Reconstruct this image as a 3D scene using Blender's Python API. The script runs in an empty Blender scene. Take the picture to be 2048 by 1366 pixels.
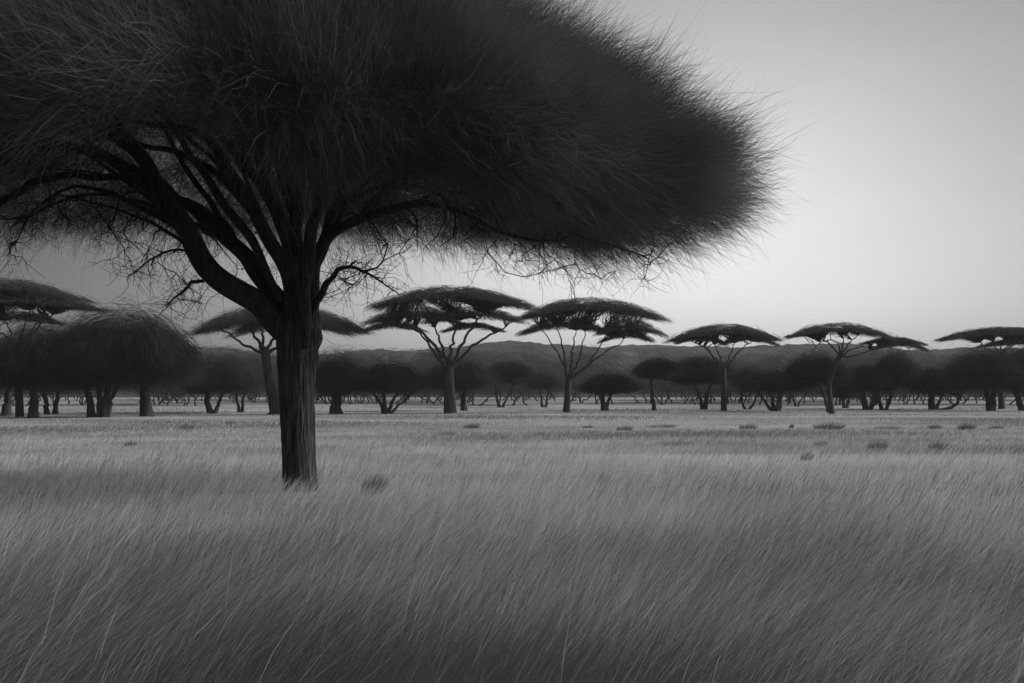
import bpy, math, random
import numpy as np
from mathutils import Vector

# ------------------------------------------------------------------ camera, sky, sun, exposure
scene = bpy.context.scene
F, CX, HY, EYE = 2196.0, 1024.0, 792.0, 1.6          # focal length in photo pixels, centre column, horizon row, eye height
cam = bpy.data.cameras.new("camera")
cam.sensor_width = 36.0
cam.lens = 36.0 * F / 2048.0
cam.shift_y = (HY - 683.0) / 2048.0
cam.clip_start = 0.05
cam.clip_end = 8000.0
cam_o = bpy.data.objects.new("camera", cam)
cam_o.location = (0, 0, EYE)
cam_o.rotation_euler = (math.radians(90), 0, 0)
scene.collection.objects.link(cam_o)
scene.camera = cam_o

SUN_EL, SUN_AZ = math.radians(25), math.radians(78)   # azimuth measured from the view direction (+Y) towards the right (+X)
world = bpy.data.worlds.new("World")
scene.world = world
world.use_nodes = True
wn, wl = world.node_tree.nodes, world.node_tree.links
wn.clear()
def nd(tree, kind, **kw):
    n = tree.nodes.new(kind)
    for k, v in kw.items():
        setattr(n, k, v)
    return n
W = world.node_tree
out = nd(W, "ShaderNodeOutputWorld")
bg = nd(W, "ShaderNodeBackground")
sky = nd(W, "ShaderNodeTexSky", sky_type='NISHITA')
sky.sun_disc = False
sky.sun_elevation = SUN_EL
sky.sun_rotation = SUN_AZ
sky.dust_density = 3.0
bw = nd(W, "ShaderNodeRGBToBW")
tc = nd(W, "ShaderNodeTexCoord")
def glow(px, py, sig, d=None):
    """smooth lobe of sky tone around a direction: exp((dot-1)/sig^2)"""
    d = Vector(d or ((px - CX) / F, 1.0, (HY - py) / F)).normalized()
    dot = nd(W, "ShaderNodeVectorMath", operation='DOT_PRODUCT')
    dot.inputs[1].default_value = d
    wl.new(tc.outputs["Generated"], dot.inputs[0])
    m1 = nd(W, "ShaderNodeMath", operation='SUBTRACT'); m1.inputs[1].default_value = 1.0
    wl.new(dot.outputs["Value"], m1.inputs[0])
    m2 = nd(W, "ShaderNodeMath", operation='DIVIDE'); m2.inputs[1].default_value = math.radians(sig) ** 2
    wl.new(m1.outputs[0], m2.inputs[0])
    m3 = nd(W, "ShaderNodeMath", operation='EXPONENT')
    wl.new(m2.outputs[0], m3.inputs[0])
    return m3.outputs[0]
def wmath(op, a, b):
    m = nd(W, "ShaderNodeMath", operation=op)
    for i, v in enumerate((a, b)):
        if isinstance(v, (int, float)):
            m.inputs[i].default_value = v
        else:
            wl.new(v, m.inputs[i])
    return m.outputs[0]
# overcast veil: bright low ahead, unseen sky made brighter behind and darker left to shape the light
g1 = glow(1190, 510, 13.8)
front = glow(1024, 400, 58.0)
cn = nd(W, "ShaderNodeTexNoise"); cn.inputs["Scale"].default_value = 2.2; cn.inputs["Detail"].default_value = 4
mp = nd(W, "ShaderNodeMapping"); mp.inputs["Scale"].default_value = (1, 1, 3.5)
wl.new(tc.outputs["Generated"], mp.inputs["Vector"]); wl.new(mp.outputs[0], cn.inputs["Vector"])
veil = wmath('ADD', wmath('MULTIPLY', cn.outputs["Fac"], 0.22), 0.89)
SKY_BASE, SKY_GLOW, SKY_FRONT = 3.0, 2.85, 2.88  # high base cut in front: unseen sky behind the viewer added as fill
leftdark = glow(0, 0, 55.0, (-1.0, -0.35, 0.3))  # made-up darkening of unseen sky behind left, keeps the crown's left side black
mod = wmath('ADD', wmath('SUBTRACT', SKY_BASE, wmath('MULTIPLY', front, SKY_FRONT)), wmath('MULTIPLY', g1, SKY_GLOW))
wl.new(sky.outputs[0], bw.inputs[0])
tone = wmath('MULTIPLY', wmath('MULTIPLY', bw.outputs[0], mod), wmath('MULTIPLY', veil, wmath('SUBTRACT', 1.0, wmath('MULTIPLY', leftdark, 0.68))))
wl.new(tone, bg.inputs["Color"])
bg.inputs["Strength"].default_value = 0.10
wl.new(bg.outputs[0], out.inputs["Surface"])

sun = bpy.data.lights.new("sun", 'SUN')
sun.energy = 3.2
sun.angle = math.radians(16)
sun.color = (1, 1, 1)                                  # a black-and-white photograph: neutral light
sun_o = bpy.data.objects.new("sun", sun)
sdir = Vector((math.sin(SUN_AZ) * math.cos(SUN_EL), math.cos(SUN_AZ) * math.cos(SUN_EL), math.sin(SUN_EL)))
sun_o.rotation_euler = (-sdir).to_track_quat('-Z', 'Y').to_euler()
scene.collection.objects.link(sun_o)

scene.view_settings.view_transform = 'Standard'
scene.view_settings.look = 'None'
scene.view_settings.gamma = 1
scene.view_settings.exposure = 0.0
scene.render.engine = 'CYCLES'
scene.cycles.use_denoising = True
scene.cycles.max_bounces = 6
scene.cycles.diffuse_bounces = 3
scene.cycles.transparent_max_bounces = 4

# ------------------------------------------------------------------ helpers
rng = np.random.default_rng(7)
random.seed(7)
COL = scene.collection

def at(px, py, D):
    return np.array([(px - CX) / F * D, D, EYE - (py - HY) / F * D])

def terrain(x, y):
    """height of the plain: flat near, a slight rise beyond the front row of trees"""
    x, y = np.asarray(x, float), np.asarray(y, float)
    t = np.clip((y - 120.0) / 160.0, 0, 1)
    rise = 0.75 * t * t * (3 - 2 * t)
    far = np.clip((y - 40.0) / 40.0, 0, 1)
    return rise + 0.05 * far * (np.sin(x * 0.11 + 1.3) * np.sin(y * 0.07 + 0.4))

def depth_of(py):
    return EYE * F / (py - HY)

_s = np.random.default_rng(3)
_ws = [(_s.uniform(0, 2 * np.pi), _s.uniform(0.6, 1.6), _s.uniform(0, 2 * np.pi)) for _ in range(9)]
def wav(x, y, scale):
    """smooth pseudo-noise in about -1..1 (sum of plane waves)"""
    v = 0
    for a, f, p in _ws:
        v = v + np.sin((x * np.cos(a) + y * np.sin(a)) * f / scale * 2 * np.pi + p)
    return v / 4.0

def mesh_obj(name, V, Fq, mats, parent=None, loc=None, smooth=False, fmat=None):
    """Fq: (n,k) int array, or a list of such arrays"""
    V = np.asarray(V, dtype=np.float32).reshape(-1, 3)
    if loc is not None:
        V = V - np.asarray(loc, dtype=np.float32)
    fl = Fq if isinstance(Fq, list) else [Fq]
    fl = [f for f in fl if len(f)]
    me = bpy.data.meshes.new(name)
    me.vertices.add(len(V)); me.vertices.foreach_set("co", V.ravel())
    idx = np.concatenate([f.ravel() for f in fl]).astype(np.int32)
    sizes = np.concatenate([np.full(len(f), f.shape[1], np.int32) for f in fl])
    me.loops.add(len(idx)); me.loops.foreach_set("vertex_index", idx)
    me.polygons.add(len(sizes))
    starts = np.concatenate([[0], np.cumsum(sizes)[:-1]]).astype(np.int32)
    me.polygons.foreach_set("loop_start", starts)
    if fmat is not None:
        me.polygons.foreach_set("material_index", np.asarray(fmat, dtype=np.int32))
    if smooth:
        me.polygons.foreach_set("use_smooth", np.ones(len(sizes), dtype=bool))
    me.update(calc_edges=True)
    for m in (mats if isinstance(mats, (list, tuple)) else [mats]):
        me.materials.append(m)
    o = bpy.data.objects.new(name, me)
    COL.objects.link(o)
    if parent is not None:
        o.parent = parent
    elif loc is not None:
        o.location = [float(c) for c in loc]
    return o

def unit(v):
    return v / np.maximum(np.linalg.norm(v, axis=-1, keepdims=True), 1e-9)

def strips(P, Wd, r=None):
    """P (N,K,3) centre lines, Wd (N,K) widths: flat ribbons, each turned its own way about its axis"""
    r = r or rng
    N, K, _ = P.shape
    d = unit(P[:, -1] - P[:, 0])
    s = unit(np.cross(d, r.normal(size=(N, 3))))
    L = P - s[:, None, :] * Wd[..., None] * 0.5
    R = P + s[:, None, :] * Wd[..., None] * 0.5
    V = np.stack([L, R], axis=2).reshape(-1, 3)
    b = (np.arange(N)[:, None] * K + np.arange(K - 1)[None, :]) * 2
    b = b.ravel()
    return V, np.stack([b, b + 1, b + 3, b + 2], axis=1)

class Acc:
    """collects shapes of several kinds into one mesh"""
    def __init__(s): s.V, s.Q, s.n, s.M = [], [], 0, []
    def add(s, V, Q, mat=0):
        s.V.append(np.asarray(V).reshape(-1, 3)); s.Q.append(np.asarray(Q) + s.n); s.n += len(s.V[-1])
        s.M.append(np.full(len(Q), mat))
    def build(s, name, mats, parent=None, loc=None, smooth=False):
        return mesh_obj(name, np.concatenate(s.V), s.Q, mats, parent, loc, smooth, np.concatenate(s.M))

def resample(P, n):
    """Catmull-Rom through the rows of P (any columns), n points"""
    P = np.asarray(P, float)
    if len(P) < 3:
        t = np.linspace(0, 1, n)[:, None]
        return P[0] * (1 - t) + P[-1] * t
    Q = np.vstack([2 * P[0] - P[1], P, 2 * P[-1] - P[-2]])
    u = np.linspace(0, len(P) - 1, n)
    i = np.minimum(u.astype(int), len(P) - 2)
    t = (u - i)[:, None]
    a, b, c, d = Q[i], Q[i + 1], Q[i + 2], Q[i + 3]
    return 0.5 * (2 * b + (c - a) * t + (2 * a - 5 * b + 4 * c - d) * t ** 2 + (3 * b - a - 3 * c + d) * t ** 3)

def tube(P, rad, ns=8, flute=None, cap=True):
    P = np.asarray(P, float); K = len(P)
    T = unit(np.gradient(P, axis=0))
    ref = np.array([0.13, 1.0, 0.07])
    U = unit(ref - (T @ ref)[:, None] * T)
    Vv = np.cross(T, U)
    a = np.linspace(0, 2 * np.pi, ns, endpoint=False)
    R = np.asarray(rad, float)[:, None] * np.ones(ns)[None, :]
    if flute is not None:
        R = R * flute(a[None, :], np.linspace(0, 1, K)[:, None])
    V = P[:, None, :] + (np.cos(a)[None, :, None] * U[:, None, :] + np.sin(a)[None, :, None] * Vv[:, None, :]) * R[..., None]
    k, j = np.meshgrid(np.arange(K - 1), np.arange(ns), indexing='ij')
    j2 = (j + 1) % ns
    Q = np.stack([k * ns + j, k * ns + j2, (k + 1) * ns + j2, (k + 1) * ns + j], axis=-1).reshape(-1, 4)
    V = V.reshape(-1, 3)
    if cap:
        V = np.vstack([V, P[-1] + T[-1] * rad[-1] * 0.6])
        top = (K - 1) * ns
        jj = np.arange(ns)
        Q = np.vstack([Q, np.stack([top + jj, top + (jj + 1) % ns, np.full(ns, K * ns), np.full(ns, K * ns)], axis=1)])
        return V, Q
    return V, Q

def tube_tri_fix(Q):
    return Q

def tag(o, label=None, cat=None, group=None, kind=None):
    for k, v in (("label", label), ("category", cat), ("group", group), ("kind", kind)):
        if v:
            o[k] = v
    return o

def thing(name, loc, label, cat, group=None):
    o = bpy.data.objects.new(name, None)
    o.empty_display_size = 0.3
    o.location = [float(c) for c in loc]
    COL.objects.link(o)
    return tag(o, label, cat, group)

# ------------------------------------------------------------------ materials
def mat(name):
    m = bpy.data.materials.new(name)
    m.use_nodes = True
    return m, m.node_tree, m.node_tree.nodes["Principled BSDF"]

def noise_mix(t, coord, scale, lo, hi, stretch=(1, 1, 1), detail=4, p0=0.35, p1=0.65):
    tcn = nd(t, "ShaderNodeTexCoord")
    mpn = nd(t, "ShaderNodeMapping"); mpn.inputs["Scale"].default_value = stretch
    t.links.new(tcn.outputs[coord], mpn.inputs[0])
    n = nd(t, "ShaderNodeTexNoise"); n.inputs["Scale"].default_value = scale; n.inputs["Detail"].default_value = detail
    t.links.new(mpn.outputs[0], n.inputs["Vector"])
    r = nd(t, "ShaderNodeValToRGB")
    r.color_ramp.elements[0].position = p0; r.color_ramp.elements[0].color = (lo, lo, lo, 1)
    r.color_ramp.elements[1].position = p1; r.color_ramp.elements[1].color = (hi, hi, hi, 1)
    t.links.new(n.outputs["Fac"], r.inputs[0])
    return n, r

def bark_mat(name, lo, hi, scale=1.0, bump=0.6):
    m, t, p = mat(name)
    n, r = noise_mix(t, "Object", 9.0 * scale, lo, hi, (2.4, 2.4, 0.28), 8)
    t.links.new(r.outputs[0], p.inputs["Base Color"])
    p.inputs["Roughness"].default_value = 0.95
    p.inputs["Specular IOR Level"].default_value = 0.15
    tcn = nd(t, "ShaderNodeTexCoord")
    mpn = nd(t, "ShaderNodeMapping"); mpn.inputs["Scale"].default_value = (1.0, 1.0, 0.12)
    t.links.new(tcn.outputs["Object"], mpn.inputs[0])
    v = nd(t, "ShaderNodeTexVoronoi"); v.feature = 'DISTANCE_TO_EDGE'; v.inputs["Scale"].default_value = 16.0 * scale
    n2 = nd(t, "ShaderNodeTexNoise"); n2.inputs["Scale"].default_value = 3.0; n2.inputs["Detail"].default_value = 3
    mx = nd(t, "ShaderNodeMixRGB"); mx.inputs[0].default_value = 0.12
    t.links.new(mpn.outputs[0], n2.inputs["Vector"])
    t.links.new(mpn.outputs[0], mx.inputs[1]); t.links.new(n2.outputs["Color"], mx.inputs[2])
    t.links.new(mx.outputs[0], v.inputs["Vector"])
    ad = nd(t, "ShaderNodeMath", operation='ADD')
    mu = nd(t, "ShaderNodeMath", operation='MULTIPLY'); mu.inputs[1].default_value = 0.6
    t.links.new(n.outputs["Fac"], mu.inputs[0])
    t.links.new(v.outputs["Distance"], ad.inputs[0]); t.links.new(mu.outputs[0], ad.inputs[1])
    b = nd(t, "ShaderNodeBump"); b.inputs["Strength"].default_value = bump; b.inputs["Distance"].default_value = 0.05
    t.links.new(ad.outputs[0], b.inputs["Height"])
    t.links.new(b.outputs[0], p.inputs["Normal"])
    return m

def leaf_mat(name, lo, hi, scale, trans=0.25):
    """matt foliage with some light passing through"""
    m, t, p = mat(name)
    n, r = noise_mix(t, "Object", scale, lo, hi, detail=3)
    d = nd(t, "ShaderNodeBsdfDiffuse"); tr = nd(t, "ShaderNodeBsdfTranslucent")
    mx = nd(t, "ShaderNodeMixShader"); mx.inputs[0].default_value = trans
    t.links.new(r.outputs[0], d.inputs["Color"]); t.links.new(r.outputs[0], tr.inputs["Color"])
    t.links.new(d.outputs[0], mx.inputs[1]); t.links.new(tr.outputs[0], mx.inputs[2])
    o = [x for x in t.nodes if x.type == 'OUTPUT_MATERIAL'][0]
    t.links.new(mx.outputs[0], o.inputs["Surface"])
    t.nodes.remove(p)
    return m

M_BARK = bark_mat("bark", 0.015, 0.062, 1.0, 1.0)
M_LIMB = bark_mat("limb_bark", 0.012, 0.038, 1.0, 0.5)
M_FARBARK = bark_mat("distant_bark", 0.018, 0.05, 0.4, 0.6)
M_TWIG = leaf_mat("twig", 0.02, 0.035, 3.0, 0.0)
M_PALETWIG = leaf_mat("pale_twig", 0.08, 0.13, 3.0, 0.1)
M_CROWN = leaf_mat("acacia_foliage", 0.065, 0.12, 0.7)
M_FAR = leaf_mat("distant_foliage", 0.05, 0.085, 0.25)
M_BUSH = leaf_mat("bush_foliage", 0.026, 0.048, 0.3)
M_BUSH_L = leaf_mat("pale_bush_foliage", 0.036, 0.066, 0.3)
M_WOOD = leaf_mat("woodland_foliage", 0.05, 0.085, 0.06)
M_GRASS = leaf_mat("dry_grass", 0.30, 0.50, 0.22, 0.35)
M_GRASS_D = leaf_mat("brown_shaded_grass", 0.09, 0.16, 0.22, 0.3)
M_GRASS_P = leaf_mat("bleached_grass", 0.48, 0.66, 0.22, 0.35)
M_GRASS_M = leaf_mat("dull_grass", 0.17, 0.26, 0.22, 0.3)
M_STALK = leaf_mat("dry_stalk", 0.36, 0.48, 0.5, 0.2)
M_TUFT = leaf_mat("dark_grass_tuft", 0.10, 0.17, 1.5, 0.3)

M_GROUND, gt, gp = mat("dry_grassland")
n1, r1 = noise_mix(gt, "Object", 0.10, 0.26, 0.44, (0.5, 1.0, 1.0), 6, 0.38, 0.62)
n2, r2 = noise_mix(gt, "Object", 1.6, 0.72, 1.0, (1, 1, 1), 5, 0.3, 0.7)
mm = nd(gt, "ShaderNodeMixRGB", blend_type='MULTIPLY'); mm.inputs[0].default_value = 1.0
gt.links.new(r1.outputs[0], mm.inputs[1]); gt.links.new(r2.outputs[0], mm.inputs[2])
# dark soil with grass shade painted in under the tall meadow (first 30 m), short pale turf beyond
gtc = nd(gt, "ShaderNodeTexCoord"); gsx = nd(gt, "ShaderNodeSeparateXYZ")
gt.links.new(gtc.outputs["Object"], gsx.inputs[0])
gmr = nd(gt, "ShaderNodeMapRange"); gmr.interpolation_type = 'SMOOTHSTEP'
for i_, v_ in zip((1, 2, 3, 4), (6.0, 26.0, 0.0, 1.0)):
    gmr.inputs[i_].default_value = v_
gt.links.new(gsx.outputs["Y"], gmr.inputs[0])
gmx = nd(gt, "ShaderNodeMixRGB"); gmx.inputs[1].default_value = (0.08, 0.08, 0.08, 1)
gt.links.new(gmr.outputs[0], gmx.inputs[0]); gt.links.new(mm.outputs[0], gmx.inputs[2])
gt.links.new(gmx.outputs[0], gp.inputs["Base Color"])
gp.inputs["Roughness"].default_value = 1.0
gp.inputs["Specular IOR Level"].default_value = 0.0

M_HILL, ht, hp = mat("wooded_hillside")
nh, rh = noise_mix(ht, "Object", 0.03, 0.022, 0.065, (1, 0.6, 3), 8)
ht.links.new(rh.outputs[0], hp.inputs["Base Color"])
hp.inputs["Roughness"].default_value = 1.0
hp.inputs["Specular IOR Level"].default_value = 0.0

# ------------------------------------------------------------------ the plain and the hills
ys = np.concatenate([np.linspace(-60, 0, 7)[:-1], np.linspace(0, 40, 41)[:-1], np.linspace(40, 400, 91)[:-1], np.geomspace(400, 4000, 30)])
us = np.linspace(-1, 1, 81)
Y = np.repeat(ys[:, None], 81, 1)
X = us[None, :] * (60 + np.abs(Y) * 1.1)
V = np.stack([X, Y, terrain(X, Y)], -1).reshape(-1, 3)
k, j = np.meshgrid(np.arange(len(ys) - 1), np.arange(80), indexing='ij')
Q = np.stack([k * 81 + j, k * 81 + j + 1, (k + 1) * 81 + j + 1, (k + 1) * 81 + j], -1).reshape(-1, 4)
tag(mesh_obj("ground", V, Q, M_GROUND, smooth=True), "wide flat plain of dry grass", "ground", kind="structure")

def hill_ridge():
    nx, ny = 620, 40
    xs = np.linspace(-1150, 1150, nx)
    yv = np.linspace(620, 1150, ny)
    Xh, Yh = np.meshgrid(xs, yv)
    t = (Yh - 620) / 530
    prof = np.sin(np.clip(t, 0, 1) * np.pi) ** 0.8
    ridge = 41 + 2.6 * np.sin(Xh / 74 + 0.6) + 2.2 * np.sin(Xh / 41 + 2.0) + 1.6 * np.sin(Xh / 19.0 + Yh / 60) + 0.9 * np.sin(Xh / 8.3 + Yh / 31) + 2.0 * np.clip(Xh / 300, 0, 1)
    Z = ridge * prof - 2.0 + 0.6 * np.sin(Xh / 7.0) * np.sin(Yh / 9.0) + np.random.default_rng(5).uniform(-0.8, 0.8, Xh.shape)
    V = np.stack([Xh, Yh, Z], -1).reshape(-1, 3)
    k, j = np.meshgrid(np.arange(ny - 1), np.arange(nx - 1), indexing='ij')
    Q = np.stack([k * nx + j, k * nx + j + 1, (k + 1) * nx + j + 1, (k + 1) * nx + j], -1).reshape(-1, 4)
    tag(mesh_obj("hills", V, Q, M_HILL, smooth=True), "low dark hills along the horizon", "hills", kind="structure")
hill_ridge()

# ------------------------------------------------------------------ grass
def blades(X, Y, h, w, lean, r, az_spread=0.35):
    N = len(X)
    az = r.normal(0, az_spread, N)
    dx, dy = np.cos(az), np.sin(az)
    K = 4
    s = np.linspace(0, 1, K)[None, :]
    bend = lean[:, None] * (0.45 * s + 0.55 * s ** 2)
    up = s * (1 - 0.35 * lean[:, None] ** 2 * s)
    P = np.empty((N, K, 3))
    P[..., 0] = X[:, None] + dx[:, None] * bend * h[:, None]
    P[..., 1] = Y[:, None] + dy[:, None] * bend * h[:, None]
    P[..., 2] = terrain(X, Y)[:, None] - 0.02 + up * h[:, None]
    Wd = w[:, None] * np.array([1.0, 0.9, 0.65, 0.12])[None, :]
    return strips(P, Wd, r)

def grass():
    r = np.random.default_rng(21)
    A = Acc()
    # near meadow, equally dense over the picture's rows
    N = 400000
    D = 1.0 / r.uniform(1 / 62.0, 1 / 2.6, N)
    X = r.uniform(-1, 1, N) * (0.58 * D + 1.2)
    fade = np.clip((D - 6) / 14, 0, 1)
    clump = wav(X, D, 3.0) * 0.5 + wav(X + 31, D * 1.0, 9.0) * 0.5
    h = 0.44 * (1 + (0.30 - 0.16 * fade) * clump) * r.uniform(0.55 + 0.15 * fade, 1.25 - 0.1 * fade, N) * np.clip(1.1 - D / 62, 0.22, 1)
    lean = np.clip(0.60 - 0.14 * fade + 0.09 * wav(X + 7, D, 4.0) + r.normal(0, 0.17, N), 0.1, 1.25)
    w = np.maximum(0.0019, 0.00030 * D) * r.uniform(0.7, 1.3, N)
    brown_shaded = 0.08 + 0.80 * np.clip(1 - (D - 3.6) / 11.0, 0, 1) ** 1.2 * (1 + 0.3 * wav(X, D, 5.0)) + 0.25 * np.clip(wav(X * 0.3 + 9, D, 11.0) - 0.2, 0, 1)  # brown patches, plus dark blades up close painting foreground shade into the colour
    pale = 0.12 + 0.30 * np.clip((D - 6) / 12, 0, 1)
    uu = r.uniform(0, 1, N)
    kind = np.where(uu < brown_shaded, 2, np.where(uu > 1 - pale, 3, 0))
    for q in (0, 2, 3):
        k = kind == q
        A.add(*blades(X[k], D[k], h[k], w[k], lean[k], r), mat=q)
    # meadow behind, out to the trees
    N = 170000
    D = 1.0 / r.uniform(1 / 150.0, 1 / 30.0, N)
    X = r.uniform(-1, 1, N) * (0.58 * D + 1.2)
    band = wav(X * 0.35, D, 14.0)
    h = 0.13 * (1 + 0.5 * band) * r.uniform(0.5, 1.3, N)
    h = np.maximum(h, 0.03)
    lean = np.clip(0.5 + r.normal(0, 0.25, N), 0.05, 1.1)
    w = 0.00042 * D * r.uniform(0.7, 1.3, N)
    dark = band + r.normal(0, 0.35, N) > 0.35
    A.add(*blades(X[~dark], D[~dark], h[~dark], w[~dark], lean[~dark], r))
    A.add(*blades(X[dark], D[dark], h[dark], w[dark], lean[dark], r), mat=4)
    # long pale stalks standing out of the near meadow
    N = 480
    D = 1.0 / r.uniform(1 / 16.0, 1 / 3.2, N)
    X = r.uniform(-1, 1, N) * (0.55 * D + 0.6)
    h = r.uniform(0.55, 0.95, N)
    A.add(*blades(X, D, h, np.full(N, 0.0035) * np.maximum(1, D / 6), np.clip(r.normal(0.5, 0.2, N), 0.1, 1.2), r), mat=1)
    # bent, flatter stems low down in the foreground
    N = 5000
    D = 1.0 / r.uniform(1 / 11.0, 1 / 2.8, N)
    X = r.uniform(-1, 1, N) * (0.55 * D + 0.6)
    A.add(*blades(X, D, r.uniform(0.3, 0.55, N), np.full(N, 0.003), np.clip(r.normal(1.35, 0.2, N), 0.9, 1.7), r, 0.6))
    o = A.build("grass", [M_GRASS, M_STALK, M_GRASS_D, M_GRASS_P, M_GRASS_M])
    tag(o, "tall pale dry grass leaning to the right across the plain", "grass", kind="stuff")
grass()

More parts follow.
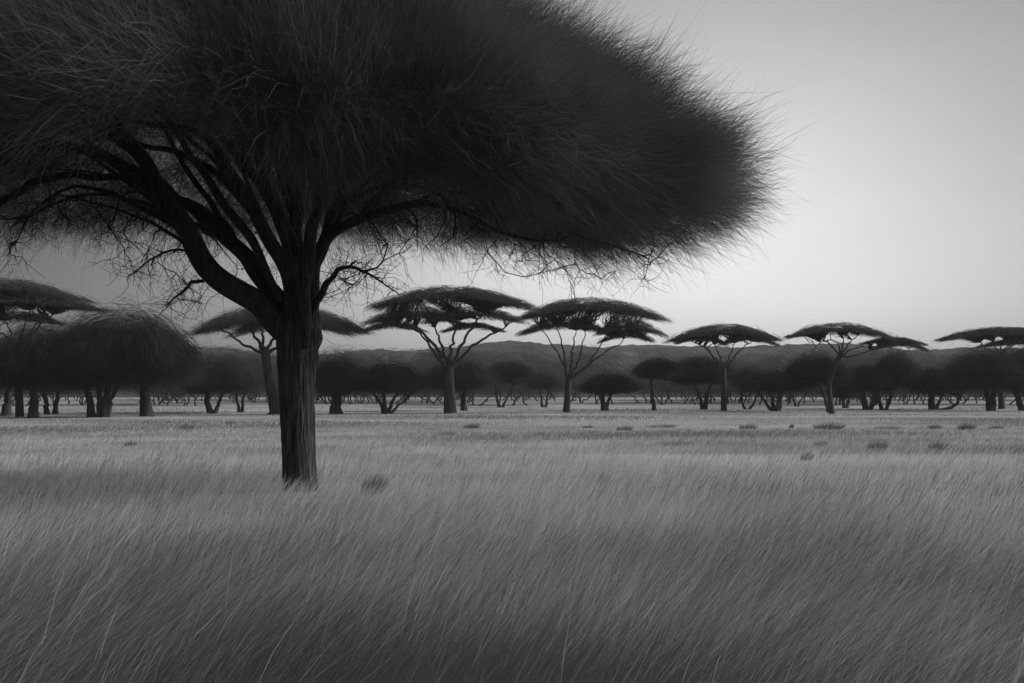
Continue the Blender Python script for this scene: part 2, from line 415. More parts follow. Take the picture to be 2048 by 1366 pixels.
# ------------------------------------------------------------------ the big acacia
D0 = depth_of(981)
def main_tree():
    r = np.random.default_rng(11)
    base = at(600, 981, D0); base[2] = 0
    root = thing("acacia_tree", base, "large foreground acacia with thick furrowed trunk and feathery crown", "tree")
    px2m = D0 / F
    # trunk: centre column, row, half width in photo pixels
    tr = [(600, 990, 37), (600, 965, 34), (598, 930, 33), (596, 880, 33), (594, 830, 33.5), (593, 780, 35), (593, 730, 37), (595, 690, 40), (598, 655, 40), (602, 625, 34), (605, 600, 24)]
    P = np.array([np.append(at(a, b, D0), c * px2m) for a, b, c in tr])
    P = resample(P, 60)
    ph = r.uniform(0, 6.28, 6)
    def flute(a, s):
        up = np.clip((s - 0.45) / 0.4, 0, 1)
        f = 1 + 0.035 * np.sin(5 * a + ph[0] + s * 2) + 0.025 * np.sin(9 * a + ph[1] - s * 3) + 0.018 * np.sin(17 * a + ph[2] + s * 9)
        f = f + up * (0.10 * np.sin(4 * a + ph[3] + s) + 0.06 * np.sin(7 * a + ph[4]))
        f = f + 0.20 * np.exp(-s / 0.045) * (1 + 0.6 * np.sin(6 * a + ph[5]))
        f = f + 0.012 * np.sin(31 * a + 14 * s) + 0.02 * np.sin(s * 70 + 3 * a) * np.sin(5 * a + 11 * s)
        f = f + 0.13 * np.exp(-((a - 4.6) / 0.5) ** 2) * np.exp(-((s - 0.72) / 0.16) ** 2) * (0.6 + 0.8 * np.sin(s * 48 + 2 * a))
        f = f + 0.05 * np.exp(-((a - 3.3) / 0.3) ** 2) * np.exp(-((s - 0.45) / 0.05) ** 2)
        return f
    V, Q = tube(P[:, :3], P[:, 3], 56, flute)
    mesh_obj("trunk", V, Q, M_BARK, root, base, smooth=True)
    # limbs: (px, py, depth offset in m, half width px)
    limbs = [
        [(596, 780, .00, 9), (580, 690, -.10, 26), (535, 625, -.20, 26), (470, 575, -.35, 25), (405, 510, -.5, 23), (350, 425, -.7, 20), (300, 345, -.9, 17), (250, 275, -1.1, 14), (228, 205, -1.3, 10), (215, 130, -1.4, 6)],
        [(600, 740, .10, 9), (575, 640, .15, 24), (535, 560, .3, 22), (480, 500, .5, 20), (410, 440, .7, 17), (330, 385, .9, 14), (250, 330, 1.2, 11), (160, 300, 1.5, 8), (70, 300, 1.8, 5)],
        [(598, 720, -.1, 9), (585, 610, -.25, 22), (553, 510, -.4, 19), (510, 420, -.6, 17), (462, 345, -.8, 14), (425, 290, -1.0, 12), (375, 255, -1.2, 9), (310, 250, -1.4, 7), (240, 240, -1.7, 4)],
        [(600, 700, .0, 9), (592, 590, .0, 21), (575, 490, .0, 18), (545, 400, .1, 16), (500, 330, .2, 13), (478, 270, .2, 10), (440, 225, .3, 7), (400, 190, .4, 5)],
        [(606, 700, .2, 9), (603, 580, .35, 22), (598, 470, .5, 19), (585, 380, .7, 15), (560, 300, 1.0, 12), (570, 210, 1.2, 8), (580, 130, 1.4, 5)],
        [(606, 700, -.25, 9), (612, 590, -.4, 20), (618, 500, -.55, 17), (632, 410, -.8, 14), (650, 330, -1.1, 11), (690, 260, -1.5, 8), (750, 190, -1.9, 5)],
        [(614, 690, .05, 9), (626, 590, .1, 20), (634, 520, .15, 18), (655, 475, .1, 15), (700, 448, .0, 13), (760, 425, -.1, 12), (815, 412, -.2, 10.5), (870, 410, -.25, 9), (935, 425, -.3, 7.5), (1000, 462, -.3, 5.5), (1060, 478, -.3, 4), (1120, 480, -.3, 2.5)],
        [(612, 690, .3, 9), (630, 570, .5, 16), (655, 450, .8, 13), (690, 360, 1.2, 11), (750, 290, 1.7, 8), (830, 230, 2.2, 5)],
        [(634, 620, -.1, 9), (645, 580, -.2, 8.5), (664, 550, -.3, 6.5), (690, 535, -.35, 5), (722, 541, -.4, 3.6), (760, 562, -.4, 2.4), (800, 590, -.45, 1.2)],
        [(325, 385, -.75, 10), (280, 362, -.9, 9.5), (215, 352, -1.0, 9), (140, 350, -1.1, 9), (80, 365, -1.2, 9), (30, 388, -1.3, 8.5), (-30, 420, -1.4, 7), (-100, 470, -1.5, 4)],
        [(390, 475, -.4, 9), (330, 440, -.3, 8), (260, 405, -.2, 7), (200, 378, -.1, 5.5), (150, 374, 0, 4.5), (100, 395, 0, 3.5), (60, 430, 0, 2.5), (35, 480, 0, 1.5)],
        [(872, 410, -.25, 7), (940, 420, -.1, 6), (1010, 428, .1, 5.5), (1085, 440, .3, 4.5), (1150, 468, .4, 3.6), (1215, 488, .5, 2.6), (1290, 512, .5, 1.4)],
        [(715, 440, -.05, 8), (745, 405, -.2, 6.5), (778, 370, -.35, 6), (812, 345, -.5, 5), (855, 342, -.65, 4), (900, 350, -.8, 2.5)],
        [(430, 525, -.4, 5), (395, 505, -.5, 4), (350, 500, -.6, 3), (300, 520, -.7, 2.2), (255, 555, -.8, 1.2)],
        [(410, 560, -.42, 4.5), (385, 565, -.5, 3.8), (360, 588, -.6, 2.6), (330, 612, -.65, 1.2)],
        [(440, 470, .6, 8), (370, 410, .9, 7), (290, 330, 1.3, 6), (200, 260, 1.8, 5), (100, 220, 2.3, 3)],
        [(300, 350, -.9, 8), (262, 335, -1.2, 7), (190, 300, -1.7, 6), (110, 285, -2.2, 5), (20, 300, -2.6, 4), (-60, 340, -3, 3)],
        [(560, 600, -.3, 9), (500, 480, -.6, 12), (440, 390, -.9, 11), (385, 320, -1.2, 9), (340, 240, -1.6, 7), (320, 170, -2.0, 5)],
        [(575, 560, .3, 9), (520, 450, .7, 11), (455, 370, 1.1, 10), (370, 310, 1.6, 8), (280, 285, 2.0, 6), (190, 240, 2.4, 4)],
        [(590, 560, -.3, 9), (560, 440, -.6, 11), (530, 350, -1.0, 10), (520, 270, -1.4, 8), (500, 190, -1.8, 5)],
        [(270, 300, -1.0, 8), (225, 270, -1.3, 7), (160, 240, -1.6, 6), (80, 230, -2.0, 5), (0, 250, -2.3, 4)],
        [(480, 500, .5, 6), (400, 455, .9, 6.5), (340, 430, 1.1, 6), (270, 400, 1.5, 5), (170, 390, 2.0, 4), (80, 420, 2.4, 3)],
        [(640, 500, .3, 7), (690, 420, .7, 7), (735, 380, 1.1, 6), (800, 370, 1.5, 5), (870, 385, 1.9, 3.5), (940, 420, 2.2, 2)],
        [(480, 500, .5, 8), (440, 430, .9, 8), (380, 350, 1.5, 7), (340, 280, 2.1, 5), (300, 220, 2.6, 3)],
    ]
    for i_, j_, ex, ey, dz, w_ in [(1, 4, 130, 255, 1.2, 6), (2, 3, 300, 215, -1.6, 6), (0, 4, 190, 320, -1.6, 6), (3, 2, 420, 250, .9, 7), (2, 2, 395, 210, -1.5, 6),
                                   (4, 2, 520, 235, 1.6, 6), (0, 3, 240, 420, .8, 5), (1, 3, 210, 350, 1.8, 5), (3, 3, 455, 180, -.8, 6), (5, 3, 700, 300, -1.2, 6),
                                   (6, 4, 830, 350, .8, 5), (7, 2, 780, 330, 1.6, 6), (6, 6, 960, 395, -.9, 4), (0, 5, 130, 290, -2.0, 6)]:
        a_ = limbs[i_][j_]
        mx_, my_ = (a_[0] + ex) / 2 + r.uniform(-12, 12), (a_[1] + ey) / 2 - r.uniform(5, 35)
        limbs.append([(a_[0], a_[1], a_[2], w_), (mx_, my_, (a_[2] + dz) / 2, w_ * 0.95), (ex, ey, dz, w_ * 0.6), (2 * ex - mx_ + r.uniform(-20, 20), 2 * ey - my_ + 25, dz * 1.3, 2)])
    NP, NR, NT = [], [], []
    for L in limbs:
        Pl = np.array([np.append(at(a, b, D0 + c), d * (0.95 if L is limbs[0] else 0.80) * (D0 + c) / F) for a, b, c, d in L])
        n = 7 * len(L)
        Pl = resample(Pl, n)
        wob = 0.6 * Pl[:, 3]
        s = np.linspace(0, 1, n)
        for ax in range(3):
            Pl[:, ax] += wob * (0.6 * np.sin(s * r.uniform(9, 16) + r.uniform(0, 6)) + 0.4 * np.sin(s * r.uniform(25, 40) + r.uniform(0, 6)))
        Pl[:, 3] = np.maximum(Pl[:, 3], 0.008)
        pa, pb = r.uniform(0, 6.28, 2)
        big = L[0][3] > 12
        fl = (lambda a, s, pa=pa, pb=pb: 1 + 0.07 * np.sin(3 * a + pa + 2 * s) + 0.04 * np.sin(7 * a + pb - 3 * s) + 0.03 * np.sin(s * 60 + 2 * a)) if big else None
        V, Q = tube(Pl[:, :3], Pl[:, 3], 20 if big else 9, fl)
        mesh_obj("limb", V, Q, M_LIMB, root, base, smooth=True)
        st = n // 3 if big else 2
        NP.append(Pl[st:, :3]); NR.append(Pl[st:, 3]); NT.append(unit(np.gradient(Pl[:, :3], axis=0))[st:])
    NP, NR, NT = np.concatenate(NP), np.concatenate(NR), np.concatenate(NT)

    # crown volume around the trunk axis
    cx, cy = base[0] - 0.1, base[1]
    rho_k = [0, .3, .5, .75, .9, .97, 1.0]
    top_k = [9.0, 8.75, 8.15, 6.95, 6.05, 5.55, 5.1]
    bot_k = [5.6, 5.15, 4.62, 4.18, 4.3, 4.75, 5.2]
    def radius(th):
        c, s = np.cos(th), np.sin(th)
        e = 1 / np.sqrt((c / np.where(c > 0, 6.95, 7.7)) ** 2 + (s / 5.2) ** 2)
        return e * (1 + 0.05 * np.sin(3 * th + 0.7) + 0.04 * np.sin(7 * th + 2) + 0.04 * np.sin(13 * th))
    def bounds(th, rho):
        zt = np.interp(rho, rho_k, top_k); zb = np.interp(rho, rho_k, bot_k)
        left = np.clip(-np.cos(th) * 1.3 + 0.25, 0, 1)
        frontc = np.clip(-np.sin(th), 0, 1)
        zb = zb + left * 2.0 * np.clip((0.97 - rho) / 0.3, 0, 1) + frontc ** 2 * 1.25 * (0.35 + left)
        backc = np.clip(np.sin(th) * 1.5, 0, 1)
        zb = zb + backc * 0.95 * np.clip(1.2 - np.abs(np.cos(th)) * 0.9, 0, 1)
        rightmid = np.clip(np.cos(th) + 0.35, 0, 1) * np.exp(-((rho - 0.35) / 0.3) ** 2)
        zb = zb + 0.95 * rightmid
        return np.minimum(zb, zt - 0.3), zt
    def sample(n, shell):
        th = r.uniform(0, 2 * np.pi, n)
        rho = np.sqrt(r.uniform(0, 1, n))
        zb, zt = bounds(th, rho)
        u = r.uniform(0, 1, n)
        # tufts crowd towards the skin of the crown
        u = np.where(r.uniform(0, 1, n) < shell, np.where(r.uniform(0, 1, n) < 0.62, 1 - 0.22 * u, 0.25 * u), u)
        R = radius(th)
        p = np.stack([cx + np.cos(th) * rho * R, cy + np.sin(th) * rho * R, zb + (zt - zb) * u], 1)
        return p, th, rho, u
    # branches grown towards points inside the crown
    tgt, _, _, _ = sample(620, 0.25)
    extra = np.array([at(a + r.normal(0, 25), b + r.normal(0, 14), D0 + r.uniform(-2.5, 2.5)) for a, b in
                      [(60, 440), (40, 500), (130, 430), (200, 450), (260, 470), (310, 500), (350, 540), (420, 600), (500, 545), (690, 560), (740, 530),
                       (780, 470), (840, 460), (900, 490), (960, 500), (1040, 510), (1120, 520), (1200, 530), (1280, 540), (230, 510), (160, 400), (90, 400)] * 3])
    tgt = np.vstack([tgt, extra])
    dist = np.array([np.min(np.linalg.norm(NP - q, axis=1)) for q in tgt])
    A = Acc()
    ends = []
    for q in tgt[np.argsort(dist)]:
        dv = q - NP
        dd = np.linalg.norm(dv, axis=1)
        i = int(np.argmin(dd + 0.35 * np.maximum(0, -(dv * NT).sum(1))))
        L = dd[i]
        if L < 0.25:
            continue
        r0 = min(NR[i] * 0.62, 0.010 + 0.011 * L)
        ctrl = NP[i] + NT[i] * L * 0.35 + (q - NP[i]) * 0.2 + r.normal(0, 0.07 * L, 3)
        n = max(5, int(L / 0.18))
        s = np.linspace(0, 1, n)[:, None]
        P = (1 - s) ** 2 * NP[i] + 2 * s * (1 - s) * ctrl + s ** 2 * q
        P[1:-1] += r.normal(0, 0.028, (n - 2, 3))
        rad = r0 * (1 - s[:, 0]) ** 0.8 + 0.0055
        A.add(*tube(P, rad, 5, cap=False))
        T = unit(np.gradient(P, axis=0))
        NP = np.vstack([NP, P[1:]]); NR = np.concatenate([NR, rad[1:]]); NT = np.vstack([NT, T[1:]])
        ends.append(q)
    # fine crooked twigs all along the branchwork
    N = 9000
    idx = r.integers(0, len(NP), N)
    keep = NR[idx] < 0.09
    idx = idx[keep]; N = len(idx)
    d = unit(unit(r.normal(size=(N, 3))) + 0.5 * NT[idx] + np.array([0, 0, -0.15]))
    L = r.uniform(0.18, 0.75, N)
    K = 5
    P = np.empty((N, K, 3)); P[:, 0] = NP[idx]
    dirn = d.copy()
    for k in range(1, K):
        dirn = unit(dirn + r.normal(0, 0.33, (N, 3)))
        P[:, k] = P[:, k - 1] + dirn * (L / (K - 1))[:, None]
    A.add(*strips(P, np.linspace(0.011, 0.005, K)[None, :] * np.ones((N, 1)), r))
    # sub twigs on those
    N2 = 14000
    i2 = r.integers(0, N, N2); k2 = r.integers(1, K, N2)
    P2 = np.empty((N2, 4, 3)); P2[:, 0] = P[i2, k2]
    dirn = unit(r.normal(size=(N2, 3)) + 0.8 * d[i2])
    L2 = r.uniform(0.1, 0.35, N2)
    for k in range(1, 4):
        dirn = unit(dirn + r.normal(0, 0.35, (N2, 3)))
        P2[:, k] = P2[:, k - 1] + dirn * (L2 / 3)[:, None]
    A.add(*strips(P2, np.linspace(0.007, 0.004, 4)[None, :] * np.ones((N2, 1)), r))
    # long pale wands lying on the outside of the crown
    n = 620
    p, th, rho, u = sample(n, 1.0)
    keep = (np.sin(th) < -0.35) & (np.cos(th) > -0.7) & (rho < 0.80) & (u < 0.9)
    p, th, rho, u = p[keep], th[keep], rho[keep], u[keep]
    n = len(p)
    outw = np.stack([np.cos(th), np.sin(th), 0.25 + 0 * th], 1)
    K = 9
    P = np.empty((n, K, 3)); P[:, 0] = p + unit(outw) * 0.25
    dirn = unit(outw * 0.7 + r.normal(0, 0.7, (n, 3)))
    L = r.uniform(0.8, 2.4, n)
    for k in range(1, K):
        dirn = unit(dirn + r.normal(0, 0.2, (n, 3)) + np.array([0, 0, -0.05]))
        P[:, k] = P[:, k - 1] + dirn * (L / (K - 1))[:, None]
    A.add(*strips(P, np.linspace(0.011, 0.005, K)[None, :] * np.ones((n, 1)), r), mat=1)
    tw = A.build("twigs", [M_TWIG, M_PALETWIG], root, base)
    tw["kind"] = "stuff"

    # feathery foliage: tufts of fine fibres streaming outwards
    NTUFT, PER = 4300, 140
    p, th, rho, u = sample(NTUFT, 0.52)
    outw = np.stack([np.cos(th), np.sin(th), 0 * th], 1)
    vert = np.clip((u - 0.42) * 1.7, -0.8, 1.0)
    d0 = outw * (0.35 + 0.85 * rho)[:, None] + np.array([0, 0, 1.0]) * (vert * 0.75)[:, None]
    d0 = unit(unit(d0) + r.normal(0, 0.22, (NTUFT, 3)))
    Lt = r.uniform(0.45, 0.95, NTUFT) * (0.75 + 0.3 * rho)
    N = NTUFT * PER
    ti = np.repeat(np.arange(NTUFT), PER)
    start = p[ti] + r.normal(0, 1, (N, 3)) * np.array([0.30, 0.30, 0.20])
    d = unit(d0[ti] + r.normal(0, 0.19, (N, 3)))
    L = Lt[ti] * r.uniform(0.35, 1.25, N)
    K = 3
    s = np.linspace(0, 1, K)
    sag = r.normal(-0.10, 0.16, N)
    side = r.normal(0, 0.14, (N, 3))
    P = start[:, None, :] + d[:, None, :] * (L[:, None] * s[None, :])[..., None]
    P = P + side[:, None, :] * (L[:, None] * s[None, :] ** 2)[..., None]
    P[..., 2] += (L * sag)[:, None] * s[None, :] ** 2
    Wd = (r.uniform(0.0028, 0.0050, N))[:, None] * np.array([0.9, 1.0, 0.2])[None, :]
    V, Q = strips(P, Wd, r)
    mesh_obj("crown", V, Q, M_CROWN, root, base)
main_tree()

# ------------------------------------------------------------------ trees of the far row
def lens_fibres(c, rx, ry, ht, hb, n, flen, fw, r, fuzz=0.0, rise=0.25, arch=0.0, powr=1.0):
    """foliage of a flat or domed crown: fibres streaming outwards inside a lens with dome height ht and belly hb about centre c;
    arch lifts the middle of the lens so that its underside is hollow"""
    th = r.uniform(0, 2 * np.pi, n)
    rho = np.sqrt(r.uniform(0, 1, n))
    env = (1 - rho ** 2) ** powr
    u = r.uniform(0, 1, n)
    z = -hb * env ** 0.8 + u * (ht * env + hb * env ** 0.8)
    lump = 1 + 0.07 * np.sin(3 * th + r.uniform(0, 6)) + 0.05 * np.sin(8 * th + r.uniform(0, 6))
    x, y = np.cos(th) * rho * rx * lump, np.sin(th) * rho * ry * lump
    z = z + arch * (1 - (x / rx) ** 2 - 0.25 * (y / ry) ** 2)
    p = np.stack([x, y, z], 1)
    if fuzz:
        p = p + r.normal(0, 1, (n, 3)) * np.array([0.12 * rx, 0.12 * ry, 0.11 * (ht + hb)]) * fuzz
    slope = (-2 * rho * (u * ht - (1 - u) * hb * 0.8 + arch * np.abs(np.cos(th)))) / max(rx, 0.1)
    d = np.stack([np.cos(th), np.sin(th), slope * 0.9 + (u - 0.4) * rise * (1 - rho)], 1) + r.normal(0, 0.22, (n, 3)) * np.array([1, 1, 0.45])
    d = unit(d)
    L = flen * r.uniform(0.4, 1.2, n) * (1 - 0.35 * rho)
    K = 3
    s = np.linspace(-0.5, 0.5, K)
    P = c + p[:, None, :] + d[:, None, :] * (L[:, None] * s)[..., None]
    P[..., 2] -= (L * 0.10)[:, None] * (s + 0.5) ** 2
    Wd = fw * r.uniform(0.6, 1.3, n)[:, None] * np.array([0.7, 1.0, 0.2])
    return strips(P, Wd, r)

def crooked(a, b, r, r0, r1, bow=0.0, n=9, jit=0.03, bowdir=None):
    L = np.linalg.norm(b - a)
    s = np.linspace(0, 1, n)[:, None]
    bd = np.array([0, 0, 1.0]) if bowdir is None else np.asarray(bowdir, float)
    P = a + (b - a) * s + bd * (bow * L * 4 * s * (1 - s))
    P[1:-1] += r.normal(0, jit * L, (n - 2, 3)) * np.array([1, 1, 0.6])
    return P, r0 + (r1 - r0) * s[:, 0]

SEED = [100]
def umbrella(px, py, wpx, fork, layers, branches, label, lean=0, bottom=None, group="umbrella acacias of the far row", twig=420):
    """px, py: foot; wpx: trunk width; fork: (px, py); layers: (x0, x1, ytop, ybottom[, depth shift]); branches: end points (px, py[, elbow px, py])"""
    SEED[0] += 1
    r = np.random.default_rng(SEED[0])
    D = depth_of(py)
    m = D / F
    base = at(px, py, D); base[2] = float(terrain(base[0], base[1]))
    root = thing("acacia_tree", base, label, "tree", group)
    fk = at(fork[0], fork[1], D)
    mid = at((px + fork[0]) / 2 + lean, (py + fork[1]) / 2, D)
    P = resample(np.array([base - [0, 0, 0.1], base + [0, 0, 0.35], mid, fk]), 16)
    s = np.linspace(0, 1, 16)
    rad = wpx * m * 0.5 * (1 - 0.35 * s + 0.35 * np.exp(-s / 0.05))
    ph = r.uniform(0, 6.28, 2)
    V, Q = tube(P, rad, 14, lambda a, s: 1 + 0.08 * np.sin(3 * a + ph[0] + 3 * s) + 0.06 * np.sin(6 * a + ph[1]))
    mesh_obj("trunk", V, Q, M_FARBARK, root, base, smooth=True)
    rb = rad[-1] * 0.46
    nodes = [fk]
    for b in branches:
        e = at(b[0], b[1], D + r.uniform(-1.5, 1.5))
        if len(b) > 2:
            el = at(b[2], b[3], D + r.uniform(-0.6, 0.6))
            Pb = resample(np.array([fk - [0, 0, 0.4], el, e]), 14)
        else:
            Pb = resample(np.array([fk - [0, 0, 0.4], fk * 0.5 + e * 0.5 + [0, 0, 0.05 * abs(e[0] - fk[0])], e]), 14)
        Pb[2:-1] += r.normal(0, 0.06, (11, 3))
        V, Q = tube(Pb, np.linspace(rb, rb * 0.35, 14), 7)
        mesh_obj("branch", V, Q, M_FARBARK, root, base, smooth=True)
        nodes += list(Pb[5:])
    nodes = np.array(nodes)
    A = Acc()
    for li, (x0, x1, y0, y1, *dz) in enumerate(layers):
        dd = D + (dz[0] if dz else 0)
        c = at((x0 + x1) / 2, y1, dd)
        rx = (x1 - x0) / 2 * m
        hh = (y1 - y0) * m
        ry = min(rx, 5.5) * 0.62
        n = int(6000 * (rx / 6.0) * max(0.6, hh / 1.5) ** 0.5)
        V, Q = lens_fibres(c, rx, ry, hh * 0.50, hh * 0.06, n, max(0.8, rx * 0.24), 0.026 * D / 100, r, 0.5, 0.3, hh * 0.46)
        mesh_obj("crown", V, Q, M_FAR, root, base)
        # twigs fanning up into this layer
        k = int(twig * rx / 7)
        for q in range(k):
            tt = r.uniform(0, 2 * np.pi); ro = math.sqrt(r.uniform(0, 1)) * 0.86
            e = c + np.array([math.cos(tt) * ro * rx, math.sin(tt) * ro * ry, hh * (0.05 + 0.5 * (1 - (math.cos(tt) * ro) ** 2))])
            dv = e - nodes
            sc = np.linalg.norm(dv * np.array([0.8, 0.8, 1.3]), axis=1)
            i = int(np.argmin(sc))
            if sc[i] > 6.5 or dv[i][2] < -0.3:
                continue
            Pt, rt = crooked(nodes[i], e, r, 0.038, 0.016, r.uniform(-0.02, 0.08), 7, 0.045)
            A.add(*tube(Pt, rt, 4, cap=False))
    if A.n:
        tw = A.build("twigs", [M_TWIG], root, base)
        tw["kind"] = "stuff"
    return root

def bush(px, py, crown, stems, label, wpx=12, dens=1.0, m_f=None, group="round crowned bush trees of the far row", name="bush_tree", clumps=3):
    """crown: (x0, x1, ytop, ybottom); stems: (foot offset px, [points (px, py) up the stem], width factor)"""
    SEED[0] += 1
    r = np.random.default_rng(SEED[0])
    D = depth_of(py); m = D / F
    base = at(px, py, D); base[2] = float(terrain(base[0], base[1]))
    root = thing(name, base, label, "tree", group)
    x0, x1, y0, y1 = crown
    y1 = y1 - 10 if y1 > 785 else y1
    c = at((x0 + x1) / 2, y1, D)
    rx = (x1 - x0) / 2 * m; hh = (y1 - y0) * m
    ry = min(rx, 5.0) * 0.85
    for st in stems:
        off, pts = st[0], st[1]
        wf = st[2] if len(st) > 2 else 1.0
        foot = base + np.array([off * m, r.uniform(-0.2, 0.2), -0.12])
        Ps = [foot] + [at(a, b, D + r.uniform(-0.4, 0.4) * (i + 1)) for i, (a, b) in enumerate(pts)]
        P = resample(np.array(Ps), 16)
        P[3:-1] += r.normal(0, 0.04, (12, 3))
        s = np.linspace(0, 1, 16)
        w = wpx * wf * m * 0.5
        V, Q = tube(P, w * (1 - 0.6 * s + 0.3 * np.exp(-s / 0.06)), 9, lambda a, s: 1 + 0.1 * np.sin(3 * a + s * 5))
        mesh_obj("trunk" if len(stems) == 1 else "stem", V, Q, M_FARBARK, root, base, smooth=True)
    A = Acc()
    fw = 0.026 * D / 100
    n = int(9500 * dens * max(0.5, rx * hh / 10))
    V, Q = lens_fibres(c + [0, 0, hh * 0.34], rx * 0.92, ry, hh * 0.62, hh * 0.20, n, min(1.5, max(0.8, rx * 0.36)), fw, r, 1.0, 0.9, 0.0, 0.75)
    A.add(V, Q)
    for k in range(clumps):
        a = r.uniform(0, 2 * np.pi); ro = r.uniform(0.35, 0.62)
        cc = c + np.array([math.cos(a) * ro * rx, math.sin(a) * ro * ry, hh * r.uniform(0.15, 0.45)])
        V, Q = lens_fibres(cc, rx * 0.5, ry * 0.5, hh * 0.38, hh * 0.22, n // 5, max(0.6, rx * 0.25), fw, r, 0.8, 1.0)
        A.add(V, Q)
    # loose drooping outer fibres
    nn = n // 4
    V, Q = lens_fibres(c + [0, 0, hh * 0.30], rx * 1.12, ry * 1.1, hh * 0.55, hh * 0.22, nn, min(1.8, max(0.9, rx * 0.42)), fw * 0.55, r, 1.3, 0.5)
    A.add(V, Q)
    A.build("crown", [m_f or (M_BUSH if SEED[0] % 2 else M_BUSH_L)], root, base)
    # a few thin twigs under the crown
    B = Acc()
    for q in range(26):
        a = base + np.array([0, 0, 0.35 * hh]) if not stems else at(*stems[q % len(stems)][1][min(1, len(stems[q % len(stems)][1]) - 1)], D)
        e = c + np.array([r.uniform(-0.85, 0.85) * rx, r.uniform(-0.8, 0.8) * ry, hh * r.uniform(-0.05, 0.3)])
        Pt, rt = crooked(a, e, r, 0.045 * D / 100, 0.02 * D / 100, r.uniform(-0.05, 0.03), 6, 0.05)
        B.add(*tube(Pt, rt, 4, cap=False))
    tw = B.build("twigs", [M_TWIG], root, base)
    tw["kind"] = "stuff"
    return root

umbrella(900, 828, 28, (898, 735), [(744, 1064, 569, 616), (732, 925, 606, 648), (850, 1048, 610, 646, 1.0), (726, 850, 638, 664, -1), (885, 1010, 642, 664, 1.5)],
         [(838, 662, 866, 700), (870, 655), (915, 640, 905, 690), (968, 622, 930, 680), (1010, 655, 950, 690), (780, 650, 850, 668)],
         "tallest far umbrella acacia, near the middle, with wide flat tiers and thick trunk")
umbrella(1134, 826, 16, (1137, 755), [(1036, 1320, 592, 638), (1040, 1225, 632, 668, 1.0), (1190, 1328, 634, 672), (1200, 1310, 656, 684, 1.5)],
         [(1080, 655, 1118, 712), (1112, 650, 1128, 700), (1152, 660, 1145, 700), (1170, 662, 1158, 715), (1212, 668, 1180, 725), (1262, 672, 1190, 720)],
         "umbrella acacia right of the tallest one with slender trunk forking into many upswept limbs")
umbrella(1448, 822, 14, (1448, 735), [(1342, 1556, 645, 682), (1350, 1450, 664, 688, .8), (1440, 1552, 664, 690, -.8)],
         [(1400, 686, 1428, 715), (1430, 690), (1470, 686, 1458, 712), (1505, 682, 1476, 704), (1380, 680, 1415, 700)],
         "umbrella acacia with small single cap and straight dark trunk, third from the right")
umbrella(1663, 827, 13, (1682, 705), [(1572, 1776, 643, 676), (1716, 1850, 672, 690, 2.0)],
         [(1640, 684, 1672, 684), (1625, 700, 1650, 680), (1725, 664, 1700, 684), (1740, 690, 1705, 700), (1780, 688, 1720, 708), (1690, 670)],
         "umbrella acacia with sharp pointed cap, bent thin trunk and a lower right hand tier", lean=-14)
umbrella(2004, 818, 14, (1996, 705), [(1880, 2130, 652, 680), (1960, 2150, 672, 694, 1.5)],
         [(1960, 684, 1970, 694), (1985, 682), (2010, 680), (2040, 676, 2015, 692), (2085, 682, 2030, 690)],
         "umbrella acacia cut by the right edge of the photo with black flat cap")
umbrella(40, 834, 18, (36, 700), [(-170, 160, 553, 600), (-120, 210, 586, 622), (-90, 130, 618, 650)],
         [(90, 630, 60, 665), (10, 640), (-40, 640, 10, 670), (130, 618, 80, 650), (60, 620)],
         "tall umbrella acacia cut by the left edge with dark layered canopy above the bushes", twig=420)
umbrella(550, 828, 26, (530, 700), [(392, 700, 602, 668), (470, 742, 612, 668, 2.0)],
         [(478, 640, 505, 665), (440, 655, 490, 690), (520, 640), (570, 640), (640, 655, 585, 680)],
         "curved trunk acacia standing right behind the big foreground tree", lean=-1)
umbrella(1742, 818, 9, (1770, 740), [(1745, 1850, 676, 700)], [(1790, 692, 1782, 715), (1805, 690), (1830, 692, 1800, 710)],
         "thin acacia with a slanting dark stem and tiny cap left of the black bush", lean=-4, twig=60)

bush(195, 835, (96, 392, 614, 792), [(-12, [(178, 790), (160, 740), (120, 690)]), (14, [(212, 790), (235, 740), (270, 690)]), (6, [(200, 780), (195, 720)], .8), (18, [(232, 780), (285, 725)], .7)],
     "broad dark bush tree on the left with two black stems and a huge domed crown", 16, 1.0, clumps=5)
bush(293, 833, (250, 400, 668, 786), [(0, [(290, 785), (282, 730)])], "bush tree with stout pale trunk right of the huge domed bush", 27)
bush(68, 836, (-16, 170, 640, 790), [(0, [(70, 790), (72, 730)])], "bush tree with a stout black trunk near the left edge", 21)
bush(14, 832, (-100, 60, 668, 790), [(0, [(18, 790), (24, 740)])], "bush tree with thick trunk cut by the left edge", 20)
bush(102, 829, (50, 170, 700, 798), [(-6, [(90, 790), (75, 750)]), (8, [(116, 790), (130, 750)])], "grey bush tree with paired pale stems behind the stout black trunk on the left", 11, m_f=M_FAR)
bush(426, 826, (366, 520, 712, 800), [(-4, [(414, 800), (420, 770), (412, 740)]), (4, [(440, 800), (458, 765)], .7)], "bush tree with V shaped stems left of the big trunk", 13, m_f=M_FAR)
bush(481, 824, (420, 560, 715, 790), [(-3, [(474, 795), (462, 765)]), (3, [(488, 795), (500, 765)])], "small bush tree with two thin stems nearest the left side of the big trunk", 7, m_f=M_FAR)
bush(672, 828, (615, 742, 712, 800), [(-6, [(668, 795), (650, 765)]), (6, [(678, 795), (700, 765)]), (0, [(672, 790), (675, 750)])], "dark bush tree with short thick stem just right of the big trunk", 15)
bush(772, 828, (712, 850, 724, 800), [(-4, [(758, 800), (735, 775)], .8), (0, [(768, 795), (765, 760)]), (4, [(786, 800), (815, 765)], .8), (6, [(800, 808), (840, 775)], .6)], "dark bush tree with vase shaped spread of stems between the big trunk and tallest acacia", 11)
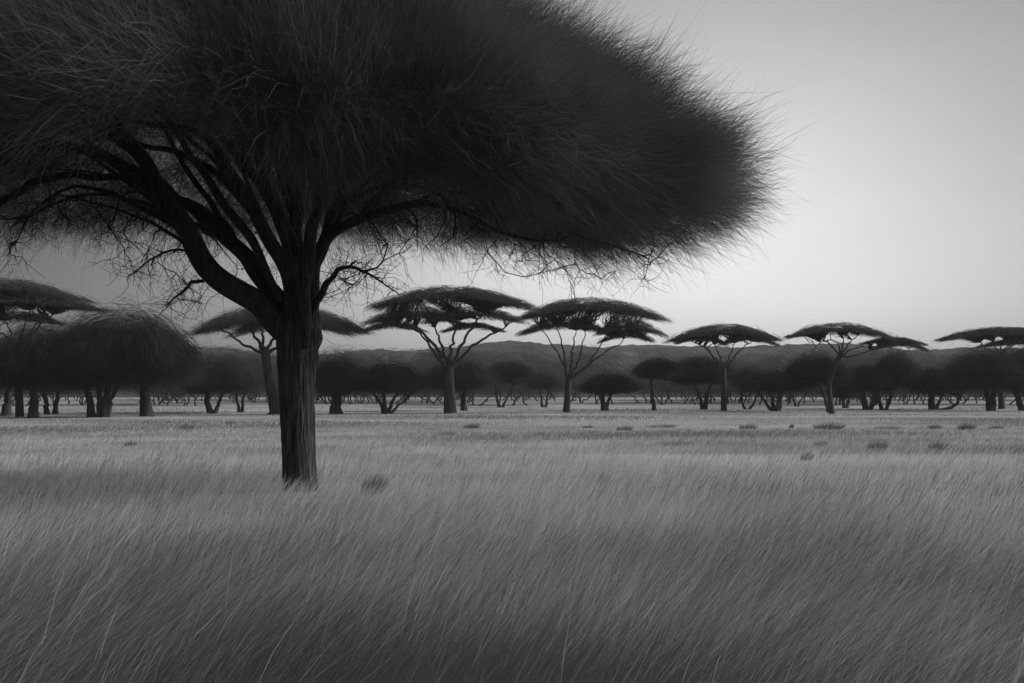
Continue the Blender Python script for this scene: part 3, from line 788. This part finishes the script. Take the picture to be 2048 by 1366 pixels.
bush(928, 822, (846, 985, 716, 792), [(0, [(928, 790), (936, 760)])], "bush tree with crooked trunk tucked behind the thickest far trunk", 14)
bush(1002, 815, (974, 1062, 722, 760), [(-3, [(994, 795), (990, 765)]), (3, [(1012, 800), (1028, 770)], .8)], "flat topped bush tree with a V of thin stems between the two tallest acacias", 7)
bush(1088, 815, (1054, 1132, 742, 788), [(-3, [(1082, 795), (1078, 770)]), (3, [(1094, 798), (1100, 770)])], "small bush tree with two short parallel stems left of the slender forked acacia", 6, m_f=M_FAR)
bush(1208, 822, (1164, 1272, 746, 800), [(0, [(1206, 800), (1202, 770)]), (4, [(1218, 800), (1228, 775)], .7)], "low dark bush tree with short trunk right of the slender forked acacia", 13, 1.2)
bush(1309, 822, (1266, 1362, 714, 758), [(0, [(1305, 790), (1302, 752)])], "bush tree with one thin straight trunk and lens shaped crown", 10)
bush(1407, 819, (1332, 1466, 714, 768), [(-2, [(1400, 795), (1386, 765)], .9), (2, [(1414, 795), (1424, 762)])], "bush tree with Y shaped trunk left of the single capped acacia", 10)
bush(1494, 819, (1468, 1540, 730, 792), [(-3, [(1484, 800), (1482, 770)], .9), (3, [(1508, 805), (1520, 775)], .9)], "pale bush tree with U shaped pair of stems right of the single capped acacia", 7, m_f=M_FAR)
bush(1551, 822, (1488, 1614, 740, 794), [(-6, [(1530, 802), (1508, 778)], .8), (-2, [(1545, 800), (1535, 770)]), (5, [(1562, 795), (1572, 765)]), (2, [(1556, 800), (1556, 770)], .8)], "many stemmed bush tree with low domed crown left of the pointed acacia", 10)
bush(1592, 815, (1570, 1640, 752, 792), [(-2, [(1588, 798), (1580, 780)]), (3, [(1602, 800), (1618, 780)], .8)], "tiny pale shrub with thin splayed stems just left of the bent acacia trunk", 5, m_f=M_FAR)
bush(1656, 824, (1572, 1692, 704, 776), [(0, [(1650, 795), (1634, 762), (1626, 745)])], "dark bush tree whose thin stem leans left beside the bent acacia trunk", 7, 0.9)
bush(1690, 817, (1664, 1720, 768, 806), [(-2, [(1686, 800), (1680, 785)]), (3, [(1697, 800), (1704, 785)])], "low dark shrub close to the ground right of the bent acacia trunk", 7, 1.5)
bush(1732, 820, (1668, 1792, 730, 794), [(0, [(1727, 795), (1722, 760)]), (8, [(1752, 798), (1764, 770)], .6)], "dark bush tree with thick upright trunk in the right hand cluster", 14)
bush(1767, 820, (1748, 1836, 702, 772), [(-3, [(1756, 795), (1748, 765)]), (3, [(1780, 795), (1788, 750)], .9)], "tall bush tree with V shaped black stems in the right hand cluster", 9)
bush(1868, 820, (1812, 1934, 734, 796), [(-3, [(1862, 795), (1862, 765)], 1.5), (8, [(1908, 812), (1922, 790), (1926, 770)], .7), (4, [(1880, 800), (1896, 775)], .7)], "black bush tree with a stem curving along the ground at right", 11)
bush(1981, 822, (1896, 2062, 698, 794), [(-3, [(1974, 790), (1966, 755)]), (3, [(1988, 785), (1996, 745)])], "large black bush tree with thick double trunk near the right edge", 14, 1.1)
bush(2047, 822, (2000, 2150, 690, 780), [(0, [(2032, 785), (2020, 755)])], "bush tree with a trunk leaning left at the very right edge", 15)

# ------------------------------------------------------------------ the wood behind
def woodland():
    r = np.random.default_rng(55)
    A = Acc()
    for k in range(150):
        D = r.uniform(165, 300)
        x = r.uniform(-0.62, 0.62) * D
        g = float(terrain(x, D))
        rx = r.uniform(5, 12)
        top = (HY - r.uniform(690, 742)) / F * D + EYE
        c = np.array([x, D, g + r.uniform(1.6, 2.6)])
        hh = max(2.5, top - c[2])
        n = int(2600 * rx * hh / 40) + 700
        V, Q = lens_fibres(c + [0, 0, hh * 0.25], rx, rx * 0.7, hh * 0.78, hh * 0.3, n, rx * 0.24, 0.034 * D / 150, r, 0.5, 0.6, 0.0, 0.9)
        A.add(V, Q)
        for q in range(int(r.integers(2, 6))):
            a = np.array([x + r.uniform(-0.6, 0.6) * rx, D + r.uniform(-3, 3), g - 0.1])
            e = a + np.array([r.normal(0, 1.5), r.normal(0, 1), r.uniform(2.2, 3.6)])
            Pt, rt = crooked(a, e, r, 0.14, 0.07, 0.0, 7, 0.06)
            A.add(*tube(Pt, rt, 5, cap=False), mat=1)
    o = A.build("distant_woodland", [M_WOOD, M_FARBARK])
    tag(o, "grey mass of distant woodland below the hills", "woodland", kind="stuff")
woodland()

# ------------------------------------------------------------------ dark tufts standing in the pale grass
def tuft(px, py, wpx, hpx, label, n=500):
    SEED[0] += 1
    r = np.random.default_rng(SEED[0])
    D = depth_of(py); m = D / F
    base = at(px, py, D); base[2] = float(terrain(base[0], base[1]))
    rx, h = wpx * m / 2, hpx * m
    a = r.uniform(0, 2 * np.pi, n); ro = np.sqrt(r.uniform(0, 1, n))
    st = np.stack([np.cos(a) * ro * rx * 0.8, np.sin(a) * ro * min(rx, 1.2), np.full(n, -0.03)], 1)
    d = np.stack([np.cos(a) * ro * 0.55 * rx / max(h, 0.05) + 0.15, np.sin(a) * ro * 0.5, np.ones(n)], 1)
    L = h * r.uniform(0.4, 1.35, n) * (1 - 0.4 * ro)
    s = np.linspace(0, 1, 4)
    P = st[:, None, :] + d[:, None, :] * (L[:, None] * s)[..., None]
    P[..., 0] += (L * 0.2)[:, None] * s ** 2
    P += base
    Wd = np.maximum(0.5 * m, 0.004) * np.array([1, 0.9, 0.6, 0.1])[None, :] * r.uniform(0.6, 1.2, n)[:, None]
    V, Q = strips(P, Wd, r)
    o = mesh_obj("grass_tuft", V, Q, M_TUFT, None, base)
    tag(o, label, "grass tuft", "dark tufts in the pale grass")

tuft(743, 988, 52, 44, "dark upright grass tuft just right of the big trunk's foot", 900)
for px, py, w, h, lab in [
    (372, 859, 32, 12, "dark low tuft in the pale grass left of the big trunk"),
    (460, 848, 20, 6, "thin small tuft nearest the left side of the big trunk"),
    (258, 893, 26, 14, "faint tuft in the nearer grass far left of the big trunk"),
    (942, 856, 34, 12, "dark rounded tuft below the thickest far trunk"),
    (893, 871, 34, 9, "flat tuft left of and nearer than the rounded tuft below the thickest far trunk"),
    (1076, 872, 18, 9, "small tuft in the open grass left of the slender forked acacia"),
    (1175, 855, 22, 6, "small flat tuft right of the slender forked acacia"),
    (1247, 861, 32, 12, "leaning dark tuft below the low dark bush"),
    (1322, 854, 62, 8, "long low strip of tufts below the straight thin trunk"),
    (1346, 891, 72, 13, "wide nearer tuft at the middle right of the grass"),
    (1495, 858, 36, 13, "dark oval tuft below the many stemmed bush"),
    (1582, 856, 9, 9, "tiny tuft left of the big block shaped clump"),
    (1772, 858, 52, 8, "long faint tuft right of the big block shaped clump"),
    (1868, 858, 26, 11, "small dark tuft below the stem curving along the ground"),
    (1931, 860, 34, 18, "tall dark tuft left of the black bush's double trunk"),
    (1990, 858, 30, 9, "low faint tuft below the black bush's double trunk"),
    (1752, 902, 40, 26, "large soft tuft in the nearer grass at right"),
    (1872, 902, 36, 24, "large soft tuft farthest right in the nearer grass"),
    (1640, 892, 28, 12, "faint tuft left of the large soft tuft at right"),
    (1612, 920, 24, 18, "small upright tuft closest to the viewer on the right"),
]:
    tuft(px, py, w, h, lab)
tuft(1656, 859, 62, 17, "big block shaped dark clump of grass below the pointed acacia", 900)

# ------------------------------------------------------------------ air
def haze():
    x, y0, y1, z0, z1 = 1400, -70, 4100, -4, 60
    V = [(a, b, c) for c in (z0, z1) for b in (y0, y1) for a in (-x, x)]
    if HAZE <= 0:
        return
    Q = np.array([[0, 2, 3, 1], [4, 5, 7, 6], [0, 1, 5, 4], [2, 6, 7, 3], [0, 4, 6, 2], [1, 3, 7, 5]])
    m = bpy.data.materials.new("haze"); m.use_nodes = True
    t = m.node_tree; t.nodes.clear()
    o = nd(t, "ShaderNodeOutputMaterial"); v = nd(t, "ShaderNodeVolumePrincipled")
    v.inputs["Color"].default_value = (0.9, 0.9, 0.9, 1); v.inputs["Density"].default_value = HAZE
    t.links.new(v.outputs[0], o.inputs["Volume"])
    tag(mesh_obj("haze", V, Q, m), "thin pale haze over the plain", "haze", kind="stuff")
HAZE = 0.0002
haze()
